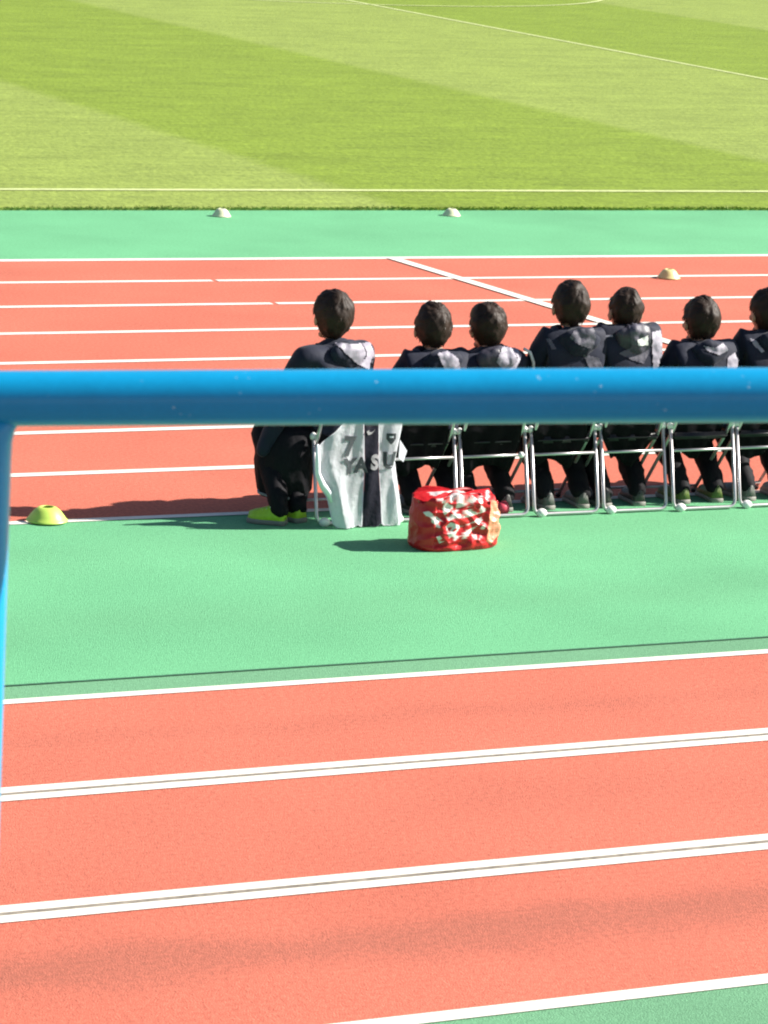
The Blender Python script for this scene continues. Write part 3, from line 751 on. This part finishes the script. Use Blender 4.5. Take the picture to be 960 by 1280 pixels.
jgrid('centre_stripe', lambda z: sl(z) + .0005, lambda z: sr(z) - .0005, M_jn, jer)
# folded part over the chair back, down the front side
bm = bmesh.new(); g = []
for j in range(12):
    a = j / 11 * math.pi; yy = -.045 + .028 * (1 - math.cos(a)) - .028; zz = .775 + .03 * math.sin(a)
    g.append([bm.verts.new((jx(428) + (jx(487) - jx(428)) * k / 10, yy, zz)) for k in range(11)])
g.append([bm.verts.new((jx(428) + (jx(487) - jx(428)) * k / 10, .012, .62)) for k in range(11)])
for A, B in zip(g, g[1:]):
    for k in range(10): bm.faces.new((A[k], A[k + 1], B[k + 1], B[k]))
bmesh.ops.solidify(bm, geom=bm.faces[:], thickness=.004); obj('folded_top', bm, M_jw, jer, True)
# sleeve flap at the right and rolled fold at the lower left
bm = bmesh.new(); pts = [(389, 557), (390, 575), (391, 592), (397, 606), (405, 616), (409, 628)]
tube(bm, [(jx(a) , -.085, jz(b)) for a, b in pts], [.008, .014, .016, .020, .018, .006], 12)
o = obj('sleeve', bm, M_jw, jer, True)
bm = bmesh.new(); vs = [bm.verts.new(p) for p in ((jx(488), -.05, jz(556)), (jx(499), -.03, jz(571)), (jx(494), -.045, jz(584)), (jx(487), -.055, jz(578)))]
bm.faces.new(vs); bmesh.ops.solidify(bm, geom=bm.faces[:], thickness=.012); obj('sleeve', bm, M_jw, jer)
def decal(name, bm, cx, cz, m, shear=0.0, sx=1.0, off=.0035):
    bmesh.ops.triangulate(bm, faces=bm.faces[:]); bmesh.ops.subdivide_edges(bm, edges=bm.edges[:], cuts=2)
    for v in bm.verts:
        x = v.co.x * sx; z = v.co.y; X = cx + x; Z = cz + z + shear * x
        v.co = (X, jy(X, Z, 0) - off, Z)
    return obj(name, bm, m, jer)
for ch, px, py, m, sz in (('Y', 428, 586, M_jt, .115), ('A', 441, 585, M_jt, .115), ('S', 457, 582, M_greyprint, .115), ('U', 474.5, 580.5, M_jt, .125)):
    decal('letter', text_mesh(ch, sz, .006), jx(px), jz(py), m, sx=.95, off=.006)
decal('number', text_mesh('7', .150, .007), jx(427), jz(562), M_jt, shear=-.1, sx=.9, off=.006)
bm = bmesh.new(); sh_ = [(-.028, .03), (.028, .03), (.028, -.002), (.012, -.024), (0, -.034), (-.012, -.024), (-.028, -.002)]
bm.faces.new([bm.verts.new((x, y, 0)) for x, y in sh_[::-1]]); decal('crest', bm, jx(475), jz(553), M_jt, off=.006)
bm = bmesh.new(); bm.faces.new([bm.verts.new((x, y, 0)) for x, y in ((-.012, -.004), (.012, -.004), (.012, .006), (-.012, .006))]); decal('crest_band', bm, jx(475), jz(551), M_jw, off=.009)
bm = bmesh.new(); tk = [(-.030, .008), (-.018, -.014), (.004, -.010), (.030, .018), (.006, .002), (-.012, .004), (-.012, .016)]
bm.faces.new([bm.verts.new((x, y, 0)) for x, y in tk]); decal('logo', bm, jx(451), jz(545), M_greyprint, off=.006)

# faded white lettering on the dark coat beside the jersey
bm = text_mesh('PEC', .085, .003); bm.transform(Matrix.Translation((7.365 - 7.54 - .055, 0, 0))); 
for v in bm.verts: v.co = Vector((v.co.x, .0, v.co.y))
o = obj('coat_lettering', bm, M_greyprint, b1)
o.rotation_euler.z = -b1.rotation_euler.z
o.location = Matrix.Rotation(-.35, 3, 'Z') @ Vector((0, -.03, .315))

# ------------------------------------------------------------------ red plastic bag
def red_bag():
    W, H, D = .52, .30, .28
    nu, nv = 300, 150
    me = bpy.data.meshes.new('bag_body'); vs = []; fs = []
    for j in range(nv + 1):
        t = j / nv                               # 0 bottom .. 1 top closing
        for i in range(nu):
            a = 2 * math.pi * i / nu; ca, sa = math.cos(a), math.sin(a)
            e = .62
            x = math.copysign(abs(ca) ** e, ca) * W / 2; y = math.copysign(abs(sa) ** e, sa) * D / 2
            if t < .08: k = .90 + .10 * (t / .08) ** .5; z = H * .0 + t * H
            elif t < .86: k = 1 - .06 * ((t - .08) / .78) ** 2; z = t * H / .9
            else:
                q = (t - .86) / .14; k = .94 * (1 - q) ** .8; z = H * (.86 + .10 * math.sin(q * math.pi / 2)) / .9 + (.030 * math.sin(a * 3 + 1) + .018 * math.sin(a * 7)) * (1 - q)
            x *= k * (1 + .06 * max(0, math.cos(a)) * math.sin(t * math.pi)); y *= k
            if ca > 0: z *= 1 - .10 * ca * t
            p = Vector((x, y, z)); n = Vector((ca, sa, .15)).normalized()
            f = noise.noise(Vector((x * 9, y * 9, z * 6 + 3))) * .016 + (.5 - abs(noise.noise(Vector((x * 8 + z * 9, y * 8, z * 10 - x * 6))))) * .038 - .016 + noise.noise(p * 40) * .005
            vs.append(p + n * f * (min(1, t * 8)) * (1.0 if ca > -.6 else .45))
    for j in range(nv):
        for i in range(nu): k = (i + 1) % nu; fs.append((j * nu + i, j * nu + k, (j + 1) * nu + k, (j + 1) * nu + i))
    vs.append(Vector((0, 0, vs[-1].z))); c = len(vs) - 1
    for i in range(nu): fs.append((nv * nu + i, nv * nu + (i + 1) % nu, c))
    me.from_pydata([tuple(v) for v in vs], [], fs)
    co = np.array([tuple(v) for v in vs]); px = 568 + co[:, 0] * 187 - co[:, 1] * 92; py = 689 - co[:, 2] * 211 - co[:, 1] * 44
    cx = (px - 500) * 6.857; cyy = (py - 600) * 6.857
    # the perspective shift of the front: front is y<0
    wht = np.zeros(len(co), bool)
    polys = [[(245, 155), (520, 150), (600, 220), (710, 310), (720, 335), (560, 375), (410, 392), (370, 330), (340, 240)],
             [(395, 440), (430, 405), (520, 445), (600, 420), (680, 380), (695, 405), (600, 500), (560, 560), (520, 520), (470, 565), (425, 540)],
             [(205, 312), (250, 305), (375, 400), (345, 450), (300, 432)], [(322, 520), (350, 512), (385, 560), (352, 578)],
             [(636, 520), (700, 442), (722, 458), (700, 505), (660, 545)], [(722, 170), (745, 160), (758, 210), (742, 255), (720, 240)],
             [(648, 212), (690, 208), (688, 268), (655, 268)], [(508, 640), (640, 622), (662, 640), (560, 678), (510, 672)]]
    for p in polys: wht |= in_poly(cx, cyy, p)
    red_on = [[(440, 235), (470, 230), (470, 320), (440, 325)], [(360, 205), (400, 200), (400, 216), (360, 220)], [(480, 212), (560, 205), (570, 225), (480, 230)], [(520, 300), (590, 290), (600, 308), (520, 318)],
              [(430, 300), (520, 292), (520, 304), (430, 312)], [(450, 470), (480, 455), (486, 470), (456, 490)], [(520, 480), (545, 460), (552, 500), (528, 510)], [(330, 225), (350, 222), (352, 250), (335, 250)]]
    for p in red_on: wht &= ~in_poly(cx, cyy, p)
    nz_ = np.array([noise.noise(Vector((a * 22, b * 22, c_ * 34))) for a, b, c_ in co]); wht &= nz_ < .15
    wht &= (co[:, 1] < .0) | (co[:, 2] > .26)
    dots = (np.abs(np.sin(cx * .16)) > .55) & (np.abs(np.sin(cyy * .16)) > .55)
    pale = in_poly(cx, cyy, [(760, 250), (800, 250), (860, 380), (855, 520), (770, 610), (735, 580), (745, 420)])
    colr = np.zeros((len(co), 4)); colr[:] = (.56, .008, .012, 1)
    colr[pale] = (.80, .36, .22, 1); colr[pale & ~dots] = (.72, .26, .15, 1)
    colr[wht] = (.82, .70, .68, 1); edge = wht & (nz_ > .04); colr[edge] = (.74, .22, .20, 1)
    at = me.color_attributes.new('print', 'FLOAT_COLOR', 'POINT'); at.data.foreach_set('color', colr.reshape(-1))
    m = mat('red_bag', (.5, .01, .01), rough=.42, bump=.3, bscale=40, spec=.5); t = m.node_tree
    an = t.nodes.new('ShaderNodeAttribute'); an.attribute_name = 'print'; t.links.new(an.outputs['Color'], t.nodes['Principled BSDF'].inputs['Base Color'])
    root = empty('sports_bag', (7.925, 15.81, .0), .06)
    tag(root, 'bulging glossy red bag with creased white printing, standing on the green surface', 'bag')
    link('bag_body', me, m, root, True)
    M_strap = mat('red_strap', (0.30, 0.006, 0.012), rough=.5, var=.1)
    for y, h in ((-.02, .006), (.07, .018)):
        bm = bmesh.new(); pts = [Vector((-.02 + .10 * math.cos(a) + .08, y + .02 * math.sin(a * 2), .285 + h * math.sin(a))) for a in [math.pi * k / 10 for k in range(11)]]
        tube(bm, pts, .011, 8); obj('handle', bm, M_strap, root, True)
red_bag()

# red bottle lying at the chair legs behind the bag
bt = empty('bottle', (8.44, 16.475, .040), .10); tag(bt, 'red drinks bottle lying beside the red bag under the chairs', 'bottle')
bm = bmesh.new(); prof = [(0, .0), (0, .03), (.01, .034), (.12, .034), (.15, .028), (.165, .018)]
tube(bm, [(x - .05, 0, 0) for x, r in prof], [max(r, .002) for x, r in prof], 20); obj('bottle_body', bm, M_bottle, bt, True)
bm = bmesh.new(); tube(bm, [(.11, 0, 0), (.118, 0, 0), (.165, 0, 0), (.170, 0, 0)], [.030, .038, .040, .034], 20)
obj('bottle_cap', bm, mat('pink_cap', (0.62, 0.06, 0.10), rough=.4, var=.05), bt, True)

# ------------------------------------------------------------------ marker cones
def marker(loc, r, h, m, label, tilt=(0, 0)):
    bm = bmesh.new(); n = 36
    prof = [(1.0, .0), (1.0, .04), (.93, .12), (.80, .40), (.62, .74), (.44, .94), (.30, 1.0), (.27, .97), (.27, .90), (.42, .86), (.58, .68), (.76, .36), (.9, .06)]
    rings = [[bm.verts.new((r * q * math.cos(2 * math.pi * k / n), r * q * math.sin(2 * math.pi * k / n), h * z)) for k in range(n)] for q, z in prof]
    for A, B in zip(rings, rings[1:] + rings[:1]):
        for k in range(n): bm.faces.new((A[k], A[(k + 1) % n], B[(k + 1) % n], B[k]))
    bmesh.ops.recalc_face_normals(bm, faces=bm.faces)
    o = obj('marker_cone', bm, m, None, True); o.location = loc; o.rotation_euler = (*tilt, 0)
    tag(o, label, 'marker cone', 'low disc marker cones'); return o
marker((5.88, 16.80, .009), .118, .078, M_cone, 'bright yellow disc cone on the near track edge line beside the blue post')
marker((11.97, 29.36, .003), .095, .075, M_conew, 'pale disc cone at the grass edge, leftmost of the two there')
marker((14.50, 29.40, .003), .095, .070, M_conew, 'pale disc cone at the grass edge above the seated people')
marker((14.66, 25.22, .006), .105, .080, M_cone2, 'cream yellow disc cone on a lane line beyond the people at right')
